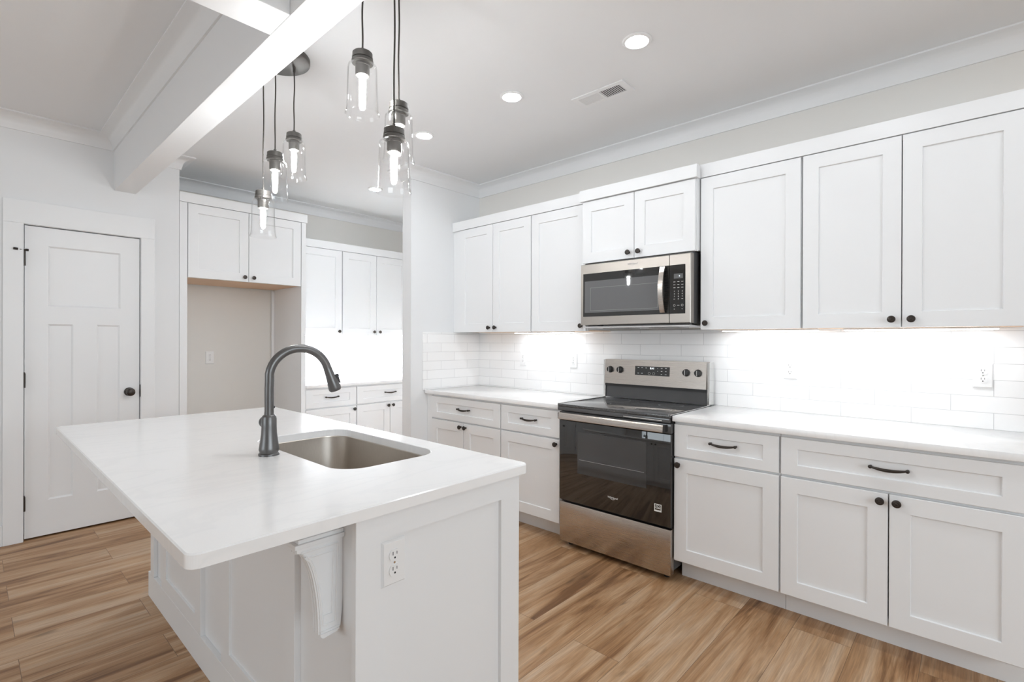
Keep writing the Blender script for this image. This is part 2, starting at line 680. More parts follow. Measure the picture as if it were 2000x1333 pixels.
# ================================================================== the setting
ZC, ZL = 2.735, 2.765          # kitchen and living ceilings
XW, YD, YB, YR = 3.24, 4.556, 5.17, 3.40   # long wall, door wall, rear wall of alcove, short return wall
X0, Y0 = -4.4, -3.4
XPANTRY = 3.62

struct(MB().box(X0 - .1, XPANTRY + .1, Y0 - .1, YB + .1, -0.08, 0.0), 'floor', 'floor')
struct(MB().box(0.78, XPANTRY + .1, Y0 - .1, YB + .1, ZC, ZC + .08), 'ceiling', 'ceil')
struct(MB().box(X0 - .1, 0.78, Y0 - .1, YB + .1, ZL, ZL + .08), 'ceiling_living', 'ceil')
struct(MB().box(XW, XW + .1, Y0 - .1, YR + .06, 0, ZC), 'wall_right', 'wall')
struct(MB().box(2.471, XPANTRY, YR, YR + .12, 0, ZC), 'wall_return', 'wallw')
struct(MB().box(XPANTRY, XPANTRY + .1, YR, YB + .1, 0, ZC), 'wall_pantry', 'wall')
struct(MB().box(1.04, XPANTRY, YB, YB + .1, 0, ZC), 'wall_back', 'wall')
# door wall with its opening, and the short side wall of the refrigerator alcove
mb = MB()
DX0, DX1, DZ = 0.250, 0.883, 2.075
mb.box(X0, DX0, YD, YD + .12, 0, ZL).box(DX1, 1.125, YD, YD + .12, 0, ZC).box(DX0, DX1, YD, YD + .12, DZ, ZL)
struct(mb, 'wall_left', 'wallw')
struct(MB().box(1.03, 1.125, YD + .12, YB, 0, ZC), 'wall_alcove', 'wall')
# living-room walls behind the camera with openings for the added windows
mb = MB()
wy0, wy1, wz0, wz1 = 0.8, 3.4, 0.40, 2.30
mb.box(X0 - .1, X0, Y0, wy0, 0, ZL).box(X0 - .1, X0, wy1, YD + .12, 0, ZL).box(X0 - .1, X0, wy0, wy1, 0, wz0).box(X0 - .1, X0, wy0, wy1, wz1, ZL)
struct(mb, 'wall_side', 'wallw')
mb = MB()
vx0, vx1 = -1.3, 1.7
mb.box(X0, vx0, Y0 - .1, Y0, 0, ZL).box(vx1, XW, Y0 - .1, Y0, 0, ZL).box(vx0, vx1, Y0 - .1, Y0, 0, wz0).box(vx0, vx1, Y0 - .1, Y0, wz1, ZL)
struct(mb, 'wall_rear', 'wallw')


def added_window(name, axis, a0, a1, pos):  # made-up window out of view, placed and sized to give fill light
    mb = MB()
    pane = MB()
    def b(m, u0, u1, d0, d1, z0, z1):
        if axis == 'x':
            m.box(pos + d0, pos + d1, u0, u1, z0, z1)
        else:
            m.box(u0, u1, pos + d0, pos + d1, z0, z1)
    t = .06
    b(mb, a0, a1, -.08, -.01, wz0, wz0 + t); b(mb, a0, a1, -.08, -.01, wz1 - t, wz1)
    for u in (a0, (a0 + a1) / 2 - t / 2, a1 - t):
        b(mb, u, u + t, -.08, -.01, wz0 + t, wz1 - t)
    b(mb, a0 + t, (a0 + a1) / 2 - t / 2, -.07, -.02, 1.48, 1.52)
    b(mb, (a0 + a1) / 2 + t / 2, a1 - t, -.07, -.02, 1.48, 1.52)
    fr = struct(mb, name, 'trim')
    b(pane, a0, a1, -.095, -.085, wz0, wz1)
    pane.build('added_pane', 'fill_pane', fr)  # glowing sheet added behind the made-up frame


added_window('added_window_1', 'x', wy0, wy1, X0)
added_window('added_window_2', 'y', vx0, vx1, Y0)

# crown mouldings
CROWN = [(0, -.095), (0, 0), (.09, 0), (.09, -.008), (.078, -.012)] + \
        [(.078 - .062 * math.sin(a), -.012 - .062 * (1 - math.cos(a)) ) for a in [R(x) for x in (15, 30, 45, 60, 75, 90)]] + [(.014, -.078), (.010, -.095)]
kpath = [(.848, YD), (1.125, YD), (1.125, YB), (XPANTRY, YB), (XPANTRY, YR + .12), (2.471, YR + .12), (2.471, YR), (XW, YR), (XW, Y0)]
struct(MB().sweep(kpath, CROWN, ZC, -1), 'trim_1', 'trim', smooth=True)
BX0, BX1, BZ = .722, .848, 2.39
CY0, CY1 = 1.662, 1.822
struct(MB().sweep([(X0, YD), (BX0, YD), (BX0, CY1), (X0, CY1), (X0, YD)], CROWN, ZL, -1), 'trim_2', 'trim', smooth=True)
struct(MB().sweep([(X0, CY0), (BX0, CY0), (BX0, Y0), (X0, Y0), (X0, CY0)], CROWN, ZL, -1), 'trim_3', 'trim', smooth=True)
# boxed beams
mb = MB().box(BX0, BX1, Y0, YD, BZ, ZL, 0.002)
struct(mb, 'trim_4', 'trim')
struct(MB().box(X0, BX0, CY0, CY1, BZ, ZL, 0.002), 'trim_5', 'trim')

# door 1 with casing
fy = FY(YD)
mb = MB()
mb.box(0.159, 0.2545, YD - .018, YD, 0, 2.071, .002).box(0.8785, 0.962, YD - .018, YD, 0, 2.071, .002)
mb.box(0.159, 0.962, YD - .018, YD, 2.071, 2.221, .002)
mb.box(0.25, 0.256, YD, YD + .12, 0, 2.07).box(0.877, 0.883, YD, YD + .12, 0, 2.07).box(0.25, 0.883, YD, YD + .12, 2.069, 2.075)
struct(mb, 'trim_6', 'trim')
fd = FY(YD + .040)
mb = MB().board(fd, 0.2595, 0.8735, 0.012, 2.0635, 0.035, [(.373, .760, 1.540, 1.942), (.373, .501, .245, 1.421), (.627, .757, .245, 1.421)], depth=.010, slope=.010)
door = struct(mb, 'door_1', 'trim')
ky, kz, kx = YD + .005, 0.937, 0.812
mk = Matrix.Translation((kx, ky, kz)) @ Matrix.Rotation(R(90), 4, 'X')
MB().lathe([(0, -.001), (.031, -.001), (.031, .004), (.027, .010), (.011, .012), (.010, .032), (.018, .036), (.026, .044), (.0285, .054), (.026, .063), (.016, .070), (0, .072)], mk, 32).build('door_knob', 'bronze', door, True)
MB().box(.8745, .8805, YD - .006, YD + .006, .895, .985).build('latch_plate', 'bronze', door)
for i, hz in enumerate((1.845, 1.050, .245)):
    hm = MB().tube([(.2575, YD - .010, hz - .047), (.2575, YD - .010, hz + .047)], .007, 12)
    hm.tube([(.2575, YD - .010, hz + .047), (.2575, YD - .010, hz + .054)], .0045, 8)
    h = hm.build('hinge', 'bronze', door, True)
    if i == 0:
        dm = MB().tube([(.272, YD - .012, hz + .056), (.236, YD - .016, hz + .056)], .0035, 8)
        dm.tube([(.228, YD - .02, hz + .056), (.206, YD - .02, hz + .058)], .008, 10).tube([(.262, YD - .012, hz + .056), (.278, YD - .012, hz + .056)], .008, 10)
        dm.build('door_stop', 'bronze', h, True)
# dark gap lines beside the door come from the real gap; a back panel closes the closet
struct(MB().box(0.2, 0.95, YD + .16, YD + .18, 0, 2.2), 'wall_closet', 'wallw')
struct(MB().box(X0, .159, YD - .014, YD, 0, .13, .002), 'baseboard_left', 'trim')
struct(MB().box(.962, 1.125, YD - .014, YD, 0, .13, .002), 'baseboard_left_end', 'trim')
struct(MB().box(1.18, 2.083, YB - .014, YB, 0, .13, .002), 'baseboard_back', 'trim')
struct(MB().box(2.457, 2.471, YR, YR + .12, 0, .13, .002).box(2.457, 2.63, YR - .014, YR, 0, .13, .002), 'baseboard_return', 'trim')


# ================================================================== cabinet hardware
def knob(parent, x, y, z, facing):
    """round cabinet knob; facing 'x' -> towards -X, 'y' -> towards -Y, 'X' -> towards +X"""
    m = MB().lathe([(0, 0), (.0085, 0), (.0075, .003), (.0055, .006), (.0055, .014), (.010, .0165), (.0160, .020), (.0165, .0235), (.0150, .0265), (.0085, .0285), (.006, .0275), (.0035, .0285), (0, .0288)], None, 20)
    o = m.build('knob', 'bronze', parent, True, local=True)
    o.location = Vector((x, y, z)) - world_loc(parent)
    o.rotation_euler = {'x': (0, R(-90), 0), 'y': (R(90), 0, 0), 'X': (0, R(90), 0)}[facing]
    return o


def pull(parent, c, half, facing):
    """arched bar pull with ball ends, centred at c"""
    m = MB()
    n = 12
    pts, rad = [], []
    for i in range(n + 1):
        t = -1 + 2 * i / n
        pts.append((t * (half - .006), -.020 - .008 * (1 - t * t), -.006 * (1 - t * t)))
        rr = .0042 + .0030 * (1 - t * t)
        rad.append((rr, rr * 1.0))
    m.tube(pts, rad, 10)
    for s in (-1, 1):
        m.sphere((s * (half - .003), -.020, .0), .0078, 14)
        m.tube([(s * (half - .003), -.020, 0), (s * (half - .003), 0, 0)], .0055, 10)
    o = m.build('pull_handle', 'bronze', parent, True, local=True)
    o.location = Vector(c) - world_loc(parent)
    o.rotation_euler = (0, 0, R(-90)) if facing == 'x' else (0, 0, 0)
    return o


ST = 0.07     # stile width


def shaker(name, parent, fm, u0, u1, z0, z1, rail=None, t=.02):
    rail = rail or ST
    return MB().board(fm, u0, u1, z0, z1, t, [(u0 + ST, u1 - ST, z0 + rail, z1 - rail)], depth=.008, slope=.0025).build(name, 'cab', parent)


def boxf(fm, mb, u0, u1, n0, n1, z0, z1, bev=0.0):
    a, b = fm(u0, n0, z0), fm(u1, n1, z1)
    return mb.box(a[0], b[0], a[1], b[1], a[2], b[2], bev)


def base_cabinet(label, facing, plane, u0, u1, depth, ndoors, knob_side, dz=0.0, group=None):
    """face frame at plane, doors stand 20 mm proud; u0..u1 unit width"""
    fm = FX(plane) if facing == 'x' else FY(plane)
    um = (u0 + u1) / 2
    loc = fm(um, -depth / 2, 0)
    t = thing('base_cabinet', label, 'cabinet', loc, group)
    top = .884 + dz - .0005
    mb = MB()
    boxf(fm, mb, u0, u1, -depth, -.02, .115, top)             # box
    # face frame
    boxf(fm, mb, u0, u0 + .03, -.02, 0, .115, top); boxf(fm, mb, u1 - .03, u1, -.02, 0, .115, top)
    boxf(fm, mb, u0 + .03, u1 - .03, -.02, 0, top - .035, top); boxf(fm, mb, u0 + .03, u1 - .03, -.02, 0, .66 + dz, .72 + dz)
    boxf(fm, mb, u0 + .03, u1 - .03, -.02, 0, .115, .15)
    mb.build('carcass', 'cab', t)
    mb = MB()
    boxf(fm, mb, u0, u1, -.115, -.095, 0, .1145)
    mb.build('toe_kick', 'cab', t)
    g = .0035
    d = shaker('drawer', t, fm, u0 + g, u1 - g, .692 + dz, .867 + dz, .050)
    pc = fm(um, .012, .788 + dz)
    pull(d, pc, .066, facing)
    if ndoors == 1:
        cells = [(u0 + g, u1 - g, knob_side)]
    else:
        cells = [(u0 + g, um - .0025, +1), (um + .0025, u1 - g, -1)]
    for a, b, ks in cells:
        q = shaker('door', t, fm, a, b, .125, .680 + dz, ST)
        ku = b - .026 if ks > 0 else a + .026
        kp = fm(ku, .020, .650 + dz)
        knob(q, *kp, facing)
    return t


def wall_cabinet(label, facing, plane, u0, u1, depth, ndoors, knob_side, zb, zt, trim, trim_over, group=None, wood=True, ends=(0, 0)):
    """trim = height of the flat board along the top; trim_over = how far it stands out of the doors"""
    fm = FX(plane) if facing == 'x' else FY(plane)
    um = (u0 + u1) / 2
    t = thing('wall_cabinet', label, 'cabinet', fm(um, -depth / 2, zb), group)
    mb = MB()
    boxf(fm, mb, u0, u1, -depth, -.02, zb + .006, zt + .02)
    boxf(fm, mb, u0, u0 + .03, -.02, 0, zb, zt + .02); boxf(fm, mb, u1 - .03, u1, -.02, 0, zb, zt + .02)
    boxf(fm, mb, u0 + .03, u1 - .03, -.02, 0, zb, zb + .03); boxf(fm, mb, u0 + .03, u1 - .03, -.02, 0, zt - .02, zt + .02)
    mb.build('carcass', 'cab', t)
    mb = MB()
    if wood:
        boxf(fm, mb, u0 + .002, u1 - .002, -depth, -.021, zb + .001, zb + .0055)
        mb.build('bottom_panel', 'maple', t)
    mb = MB()
    boxf(fm, mb, u0 - ends[0], u1 + ends[1], -.0195, .020 + trim_over, zt + .004, zt + trim)
    mb.build('top_trim', 'cab', t)
    g = .003
    if ndoors == 1:
        cells = [(u0 + g, u1 - g, knob_side)]
    else:
        cells = [(u0 + g, um - .002, +1), (um + .002, u1 - g, -1)]
    for a, b, ks in cells:
        q = shaker('door', t, fm, a, b, zb - .001, zt, ST)
        ku = b - .034 if ks > 0 else a + .034
        kp = fm(ku, .020, zb + .036)
        knob(q, *kp, facing)
    return t


# ================================================================== long wall run
PB = 2.645          # base face-frame plane
GB = 'white base cabinets along the tiled walls'
base_cabinet('single-door base cabinet with one drawer, between the range and the widest base cabinet', 'x', PB, .684, 1.213, .59, 1, +1, 0, GB)
base_cabinet('widest white base cabinet, one long drawer over two doors, cropped by the picture', 'x', PB, -.150, .682, .59, 2, 0, 0, GB)
base_cabinet('white base cabinet with one drawer and one door, between the range and the corner', 'x', PB, 1.990, 2.527, .59, 1, -1, -.009, GB)
base_cabinet('white base cabinet in the tiled corner, wide drawer over two doors, partly behind the island', 'x', PB, 2.529, 3.330, .59, 2, 0, -.009, GB)
o = MB().box(PB - .006, PB + .02, 3.3305, 3.398, .115, .874).build('filler_strip', 'cab')
tag(o, 'narrow white filler strip between the corner base cabinet and the return wall', 'filler')

PU = 2.93
GU = 'white wall cabinets above the long counter'
wall_cabinet('tall single-door white wall cabinet between the microwave and the widest wall cabinet', 'x', PU, .661, 1.186, .305, 1, +1, 1.389, 2.270, .080, .004, GU, ends=(.002, 0))
wall_cabinet('widest two-door white wall cabinet, cropped by the picture edge', 'x', PU, -.157, .657, .305, 2, 0, 1.389, 2.270, .080, .004, GU, ends=(0, .002))
wall_cabinet('tall single-door white wall cabinet between the microwave and the corner', 'x', PU, 1.984, 2.484, .305, 1, -1, 1.389, 2.270, .080, .004, GU, ends=(0, .0015))
wall_cabinet('two-door white wall cabinet in the corner above the tiled return', 'x', PU, 2.487, 3.305, .305, 2, 0, 1.389, 2.270, .080, .004, GU, ends=(.0015, .09))
o = MB().box(PU - .004, PU + .02, 3.3055, 3.398, 1.389, 2.273).build('filler_strip', 'cab')
tag(o, 'narrow white filler strip between the corner wall cabinet and the return wall', 'filler')
# cabinet above the microwave
wall_cabinet('short white two-door cabinet directly above the microwave, standing proud of its neighbours', 'x', 2.873, 1.191, 1.979, .362, 2, 0, 1.846, 2.262, .078, .014, GU, wood=False, ends=(.012, .012))

# countertops
def counter(name, label, x0, x1, y0, y1, z1, front):
    mb = MB().box(x0, x1, y0, y1, z1 - .030, z1, .003, 2)
    return tag(mb.build(name, 'quartz', smooth=True), label, 'countertop')


counter('countertop', 'long white quartz countertop running past the range over the widest base cabinet', 2.605, 3.229, -.175, 1.213, .914, 0)
counter('countertop', 'white quartz countertop in the corner between the range and the return wall', 2.605, 3.229, 1.988, 3.389, .905, 0)

# backsplashes
o = MB().box(3.2295, 3.2395, -.175, 3.3895, .9055, 1.3945).build('tile_backsplash', 'tile_r')
tag(o, 'white subway tile backsplash along the long wall behind the range', 'backsplash')
o = MB().box(2.587, 3.229, 3.3895, 3.3995, .9055, 1.388).build('tile_backsplash', 'tile_s')
tag(o, 'short white tiled return beside the corner countertop, on the narrow wall end', 'backsplash')


# under-cabinet LED bars
def led_bar(label, c0, c1, group, lens='bar'):
    (x0, y0, z), (x1, y1, _) = c0, c1
    t = thing('led_light_bar', label, 'light', ((x0 + x1) / 2, (y0 + y1) / 2, z), group)
    MB().box(x0, x1, y0, y1, z - .008, z, .001).build('housing', 'plastic', t)
    MB().box(x0 + .004, x1 - .004, y0 + .004, y1 - .004, z - .0115, z - .0083).build('lens', lens, t)
    return t


GL = 'lit LED bars under the wall cabinets'
ZB = 1.3895
led_bar('lit LED bar under the single-door wall cabinet between microwave and widest cabinet', (3.085, .62, ZB), (3.125, 1.125, ZB), GL)
led_bar('lit LED bar under the widest wall cabinet at the end of the run', (3.085, -.08, ZB), (3.125, .505, ZB), GL)
led_bar('lit LED bar under the wall cabinets between the microwave and the corner', (3.085, 2.23, ZB), (3.125, 2.82, ZB), GL)

# ================================================================== range
t = thing('range', 'stainless electric range with black glass oven door and smooth cooktop', 'range', (2.90, 1.592, 0))
RY0, RY1 = 1.2165, 1.9845
yl, yr = 1.968, 1.214
mb = MB().box(2.645, 3.20, RY0 + .004, RY1 - .004, .055, .896)
mb.build('body', 'dark', t)
for (x, y) in ((2.67, 1.27), (2.67, 1.93), (3.15, 1.27), (3.15, 1.93)):
    MB().lathe([(0, 0), (.016, 0), (.018, .008), (.010, .012), (.010, .0555), (0, .0555)], Matrix.Translation((x, y, 0)), 14).build('leveling_foot', 'black', t, True)
MB().box(2.60, 2.644, RY0, RY1 - .012, .036, .288, .004).build('storage_drawer', 'steel_y', t, True)
od = MB().box(2.60, 2.6445, RY0, RY1 - .012, .300, .812, .004).build('oven_door', 'bglass', t, True)
MB().box(2.5985, 2.5999, 1.361, 1.833, .489, .750).build('oven_window', 'wglass', od)
MB().box(2.599, 2.6445, RY0, RY1 - .012, .8135, .868, .003).build('door_top_trim', 'riser', od, True)
mb = MB()
for z in (.575,):
    mb.box(2.5977, 2.5984, 1.375, 1.82, z, z + .0025)
mb.build('oven_rack', 'grey', od)
hpf = [(2.5545, .8235), (2.5535, .827), (2.5590, .8615), (2.5610, .8640), (2.5690, .8640), (2.5690, .8235)]
hb = MB().prism([Vector((x, 1.244, z)) for x, z in hpf], [Vector((x, 1.952, z)) for x, z in hpf])
for y in (1.262, 1.934):
    hb.box(2.569, 2.600, y - .012, y + .012, .832, .856, .002)
h = hb.build('oven_handle', 'steel_y', od, True)
for y in (1.2405, 1.9555):
    MB().box(2.559, 2.600, y - .0045, y + .0035, .824, .863, .002).build('handle_end_cap', 'black', h)
mb = MB()
text_into(mb, 'Whirlpool', .0165, FX(2.5995), 1.579, .389, .0006, True, shear=.12)
# swoosh ring of the emblem
fr = FX(2.5995)
ring = [fr(1.579 + .017 * math.cos(a), .0006, .388 + .0105 * math.sin(a)) for a in [R(x) for x in range(200, 365, 12)]]
mb.tube(ring, .0006, 6)
mb.build('door_emblem', 'white', od)
# energy sticker
mb = MB()
s0, s1, q0, q1 = 1.270, 1.313, .374, .416
for (a, b, c, d) in ((s0, s1, q1 - .004, q1), (s0, s1, q0, q0 + .009), (s0, s0 + .004, q0 + .009, q1 - .004), (s1 - .004, s1, q0 + .009, q1 - .004), (s0 + .006, s1 - .006, q0 + .017, q0 + .0215)):
    mb.box(2.5989, 2.5996, a, b, c, d)
mb.tube([FX(2.5992)(s0 + .022 + .015 * math.cos(a), 0, q0 + .024 + .011 * math.sin(a)) for a in [R(x) for x in range(10, 171, 16)]], .0009, 6)
mb.tube([FX(2.5992)(s0 + .034 - .022 * k / 6, 0, q0 + .026 + .003 * math.sin(k)) for k in range(7)], .0012, 6)
mb.build('efficiency_sticker', 'white', od)
# cooktop
mb = MB().box(2.583, 3.14, RY0 + .001, RY1 - .006, .900, .9175, .003, 2)
ct = mb.build('cooktop', 'cook', t, True)
MB().box(2.5835, 2.600, RY0 + .001, RY1 - .006, .8745, .8995, .003).build('cooktop_front_lip', 'riser', ct, True)
for y0_, y1_ in ((RY0 - .002, RY0 + .0145), (RY1 - .018, RY1 - .002)):
    MB().box(2.590, 3.14, y0_, y1_, .9165, .9195, .001).build('side_trim', 'chrome', ct)
for (bx, by, br_) in ((2.76, 1.40, .105), (2.76, 1.79, .085), (2.99, 1.40, .075), (2.99, 1.79, .095)):
    MB().lathe([(br_ - .0012, .9177), (br_, .9177), (br_, .9178), (br_ - .0012, .9178)], Matrix.Translation((bx, by, 0)), 48, closed=True).build('burner_ring', 'grey', ct)
MB().box(2.5828, 2.5834, 1.262, 1.50, .8815, .8865).build('front_label', 'chrome', ct)
# backguard
def tilt_panel(x_bot, x_top, thick, y0, y1, z0, z1):
    a = [(x_bot, y0, z0), (x_top, y0, z1), (x_top + thick, y0, z1), (x_bot + thick, y0, z0)]
    return MB().prism([Vector(p) for p in a], [Vector((p[0], y1, p[2])) for p in a])


bgx = lambda z: 3.118 + (z - 1.018) / (1.188 - 1.018) * .016
bg = tilt_panel(3.118, 3.134, .055, 1.232, 1.966, 1.018, 1.189).build('backguard_panel', 'steel_y', t)
MB().box(3.135, 3.212, 1.216, 1.231, .9185, 1.186, .002).build('backguard_end_cap', 'chrome', t)
MB().box(3.135, 3.212, 1.967, 1.982, .9185, 1.186, .002).build('backguard_end_cap', 'chrome', t)
tilt_panel(3.145, 3.150, .05, 1.2315, 1.966, .9185, 1.0005).build('backguard_riser', 'riser', t)
MB().box(3.128, 3.190, 1.2315, 1.966, 1.001, 1.0165).build('oven_vent', 'black', t)
fbg = lambda u, n, z: (bgx(z) - n, u, z)
MB().prism([Vector(fbg(u, .0012, z)) for u, z in ((1.474, 1.087), (1.725, 1.087), (1.725, 1.148), (1.474, 1.148))],
           [Vector(fbg(u, -.001, z)) for u, z in ((1.474, 1.087), (1.725, 1.087), (1.725, 1.148), (1.474, 1.148))]).build('control_display', 'bglass', bg)
mb = MB(); text_into(mb, '8:41', .019, fbg, 1.598, 1.1345, .0016, True)
mb.build('clock_digits', 'clock', bg)
mb = MB()
for (u, z, wd) in ((1.70, 1.138, .012), (1.672, 1.138, .012), (1.642, 1.137, .012), (1.70, 1.100, .012), (1.672, 1.100, .012), (1.558, 1.136, .006), (1.558, 1.118, .006),
                   (1.53, 1.138, .012), (1.50, 1.139, .012), (1.53, 1.118, .010), (1.50, 1.118, .010), (1.53, 1.098, .008), (1.50, 1.098, .012)):
    p = fbg(u, .0016, z)
    mb.box(p[0] - .0003, p[0] + .0003, u - wd / 2, u + wd / 2, z - .0015, z + .0015)
for u in (1.618, 1.586):
    mb.tube([fbg(u + .008 * math.cos(a), .0014, 1.101 + .008 * math.sin(a)) for a in [2 * pi * k / 18 for k in range(19)]], .0006, 6)
mb.build('control_legends', 'white', bg)
for u in (1.920, 1.841, 1.361, 1.284):
    c = fbg(u, 0, 1.117)
    mk = Matrix.Translation(c) @ Matrix.Rotation(R(-90 + 5), 4, 'Y')
    k_ = MB().lathe([(0, -.002), (.0235, -.002), (.0235, .006), (.021, .008), (.0195, .020), (.0175, .0235), (0, .0245)], mk, 28)
    ko = k_.build('burner_knob', 'black', bg, True)
    MB().box(c[0] - .0262, c[0] - .0235, u - .0022, u + .0022, 1.100, 1.134, .0008).build('knob_pointer', 'chrome', ko)
    mb = MB()
    for a in range(-120, 121, 40):
        q = fbg(u + .031 * math.sin(R(a)), .0006, 1.117 + .031 * math.cos(R(a)))
        mb.box(q[0] - .0004, q[0] + .0004, q[1] - .0012, q[1] + .0012, q[2] - .0012, q[2] + .0012)
    mb.build('knob_scale', 'grey', ko)

# ================================================================== microwave
t = thing('microwave', 'stainless over-the-range microwave with black glass door and keypad', 'microwave', (3.02, 1.585, 1.41))
my0, my1, mz0, mz1 = 1.204, 1.966, 1.426, 1.830
MB().box(2.866, 3.20, my0 + .002, my1 - .004, 1.424, 1.8415).build('body', 'dark', t)
split = 1.333
fm = FX(2.865)
dr = MB().board(fm, split + .0012, my1, mz0, mz1, .045, [(split + .002, 1.945, 1.481, 1.768)], depth=.004, slope=.002, edge=.003).build('door', 'steel_m', t)
MB().box(2.8185, 2.8235, split + .0022, 1.9445, 1.4815, 1.7675).build('door_glass', 'bglass', dr)
MB().box(2.8178, 2.8184, 1.398, 1.932, 1.507, 1.717).build('door_window', 'mwin', dr)
mb = MB()
for (a, b, c_, d_) in ((1.408, 1.886, 1.671, 1.6725), (1.8855, 1.887, 1.520, 1.6725), (1.4065, 1.408, 1.520, 1.6725), (1.408, 1.886, 1.5195, 1.521)):
    mb.box(2.8174, 2.8178, a, b, c_, d_)
mb.build('window_border', 'grey', dr)
cp = MB().board(fm, my0, split - .0012, mz0, mz1, .045, [(1.235, split - .002, 1.481, 1.768)], depth=.004, slope=.002, edge=.003).build('control_panel', 'steel_m', t)
MB().box(2.8185, 2.8235, 1.2355, split - .0022, 1.4815, 1.7675).build('keypad_glass', 'bglass', cp)
MB().box(2.8178, 2.8184, 1.249, 1.304, 1.687, 1.715).build('display', 'mwin', cp)
mb = MB()
f2 = FX(2.8184)
for r_, z in enumerate((1.668, 1.651, 1.634)):
    for u in (1.301, 1.277, 1.253):
        mb.box(2.8178, 2.8184, u - .006, u + .006, z - .001, z + .001)
for s_, u, z in (('1', 1.301, 1.612), ('2', 1.277, 1.612), ('3', 1.253, 1.612), ('4', 1.301, 1.597), ('5', 1.277, 1.597), ('6', 1.253, 1.597),
                 ('7', 1.301, 1.582), ('8', 1.277, 1.582), ('9', 1.253, 1.582), ('0', 1.277, 1.567)):
    text_into(mb, s_, .010, f2, u, z, .0002, True)
for u in (1.301, 1.253):
    mb.box(2.8178, 2.8184, u - .005, u + .005, 1.5665, 1.568)
    mb.tube([(2.8182, u + .006 * math.cos(a), 1.530 + .006 * math.sin(a)) for a in [2 * pi * k / 14 for k in range(15)]], .0006, 6)
    mb.box(2.8178, 2.8184, u - .003, u + .003, 1.5075, 1.5095)
mb.box(2.8178, 2.8184, 1.270, 1.284, 1.529, 1.531)
mb.build('keypad_legends', 'white', cp)
mb = MB(); text_into(mb, '0', .012, FX(2.8177), 1.270, 1.701, .0002, True)
mb.build('display_digit', 'clock', cp)
mb = MB(); text_into(mb, 'Whirlpool', .017, FX(2.8199), 1.577, 1.803, .0003, True, shear=.12)
mb.tube([FX(2.8197)(1.577 + .018 * math.cos(a), 0, 1.802 + .010 * math.sin(a)) for a in [R(x) for x in range(200, 365, 12)]], .0005, 6)
mb.build('door_emblem', 'grey', dr)
# curved handle
n = 16
fr_, bk = [], []
hz0, hz1 = 1.489, 1.762
outer, inner = [], []
for i in range(n + 1):
    s = -1 + 2 * i / n
    z = hz0 + (hz1 - hz0) * i / n
    xo = 2.800 - .030 * (1 - s * s)
    outer.append((xo, z)); inner.append((xo + .010, z))
prof = outer + inner[::-1]
MB().prism([Vector((x, 1.353, z)) for x, z in prof], [Vector((x, 1.383, z)) for x, z in prof]).build('handle', 'steel_y', dr)
for z in (hz0 + .012, hz1 - .012):
    MB().box(2.806, 2.821, 1.358, 1.378, z - .011, z + .011).build('handle_mount', 'black', dr)
bt = MB().box(2.838, 3.18, my0 + .01, my1 - .012, 1.4055, 1.4160, .002).build('bottom_plate', 'paleplate', t)
for y in (1.32, 1.66):
    MB().box(2.93, 3.07, y, y + .20, 1.4025, 1.4054).build('grease_filter', 'grey', bt)
MB().box(2.840, 2.8655, my0 + .01, 1.80, 1.4165, 1.4250, .002).build('front_vent', 'dark', t)
MB().box(2.868, 3.18, my0 + .004, my1 - .006, 1.8417, 1.8440).build('mounting_plate', 'black', t)

# ================================================================== outlets
def outlet(label):
    t = thing('electrical_outlet', label, 'outlet', (0, 0, 0), 'white duplex outlets')
    m = MB()
    a = [(-.036, 0, -.058), (.036, 0, -.058), (.036, 0, .058), (-.036, 0, .058)]
    b = [(-.0310, -.0062, -.053), (.0310, -.0062, -.053), (.0310, -.0062, .053), (-.0310, -.0062, .053)]
    m.prism([Vector(p) for p in a], [Vector(p) for p in b])
    m.build('cover_plate', 'plastic', t)
    for zc in (-.0195, .0195):
        m = MB()
        pts = []
        for k in range(28):
            an = 2 * pi * k / 28
            x, z = .0170 * math.cos(an), .0170 * math.sin(an)
            pts.append((x, max(-.0142, min(.0142, z))))
        m.prism([Vector((x, -.0055, zc + z)) for x, z in pts], [Vector((x, -.0088, zc + z)) for x, z in pts])
        r = m.build('receptacle', 'plastic', t)
        m = MB()
        m.box(-.0068, -.0050, -.0092, -.0087, zc + .0005, zc + .0095).box(.0050, .0066, -.0092, -.0087, zc + .0015, zc + .0090)
        m.lathe([(0, -.0001), (.0026, -.0001), (.0026, .0004), (0, .0004)], Matrix.Translation((0, -.0088, zc - .0065)) @ Matrix.Rotation(R(90), 4, 'X'), 12)
        m.build('slot', 'slot', r)
    MB().lathe([(0, 0), (.003, 0), (.003, .001), (0, .0012)], Matrix.Translation((0, -.0061, 0)) @ Matrix.Rotation(R(90), 4, 'X'), 12).build('screw', 'chrome', t)
    return t


spots = [
    ((3.2285, .786, 1.160), -90, 'white outlet on the tile above the single-drawer cabinet next to the range'),
    ((3.2285, -.026, 1.164), -90, 'white outlet on the tile under the widest wall cabinet'),
    ((3.2285, 2.315, 1.164), -90, 'white outlet on the tile close to the range, on its corner side'),
    ((3.2285, 2.840, 1.165), -90, 'washed-out white outlet on the tile nearest the return wall corner'),
    ((1.518, YB - .0005, 1.154), 0, 'white outlet on the warm grey wall inside the empty refrigerator alcove'),
    ((.7525, 1.1105, .747), 0, 'white outlet on the end panel of the island beside the corbel'),
]
o0 = None
for i, (p, rz, lab) in enumerate(spots):
    if o0 is None:
        o0 = outlet(lab); c = o0
    else:
        c = copy_tree(o0)
    c.location = p
    c.rotation_euler = (0, 0, R(rz))
    c['label'] = lab

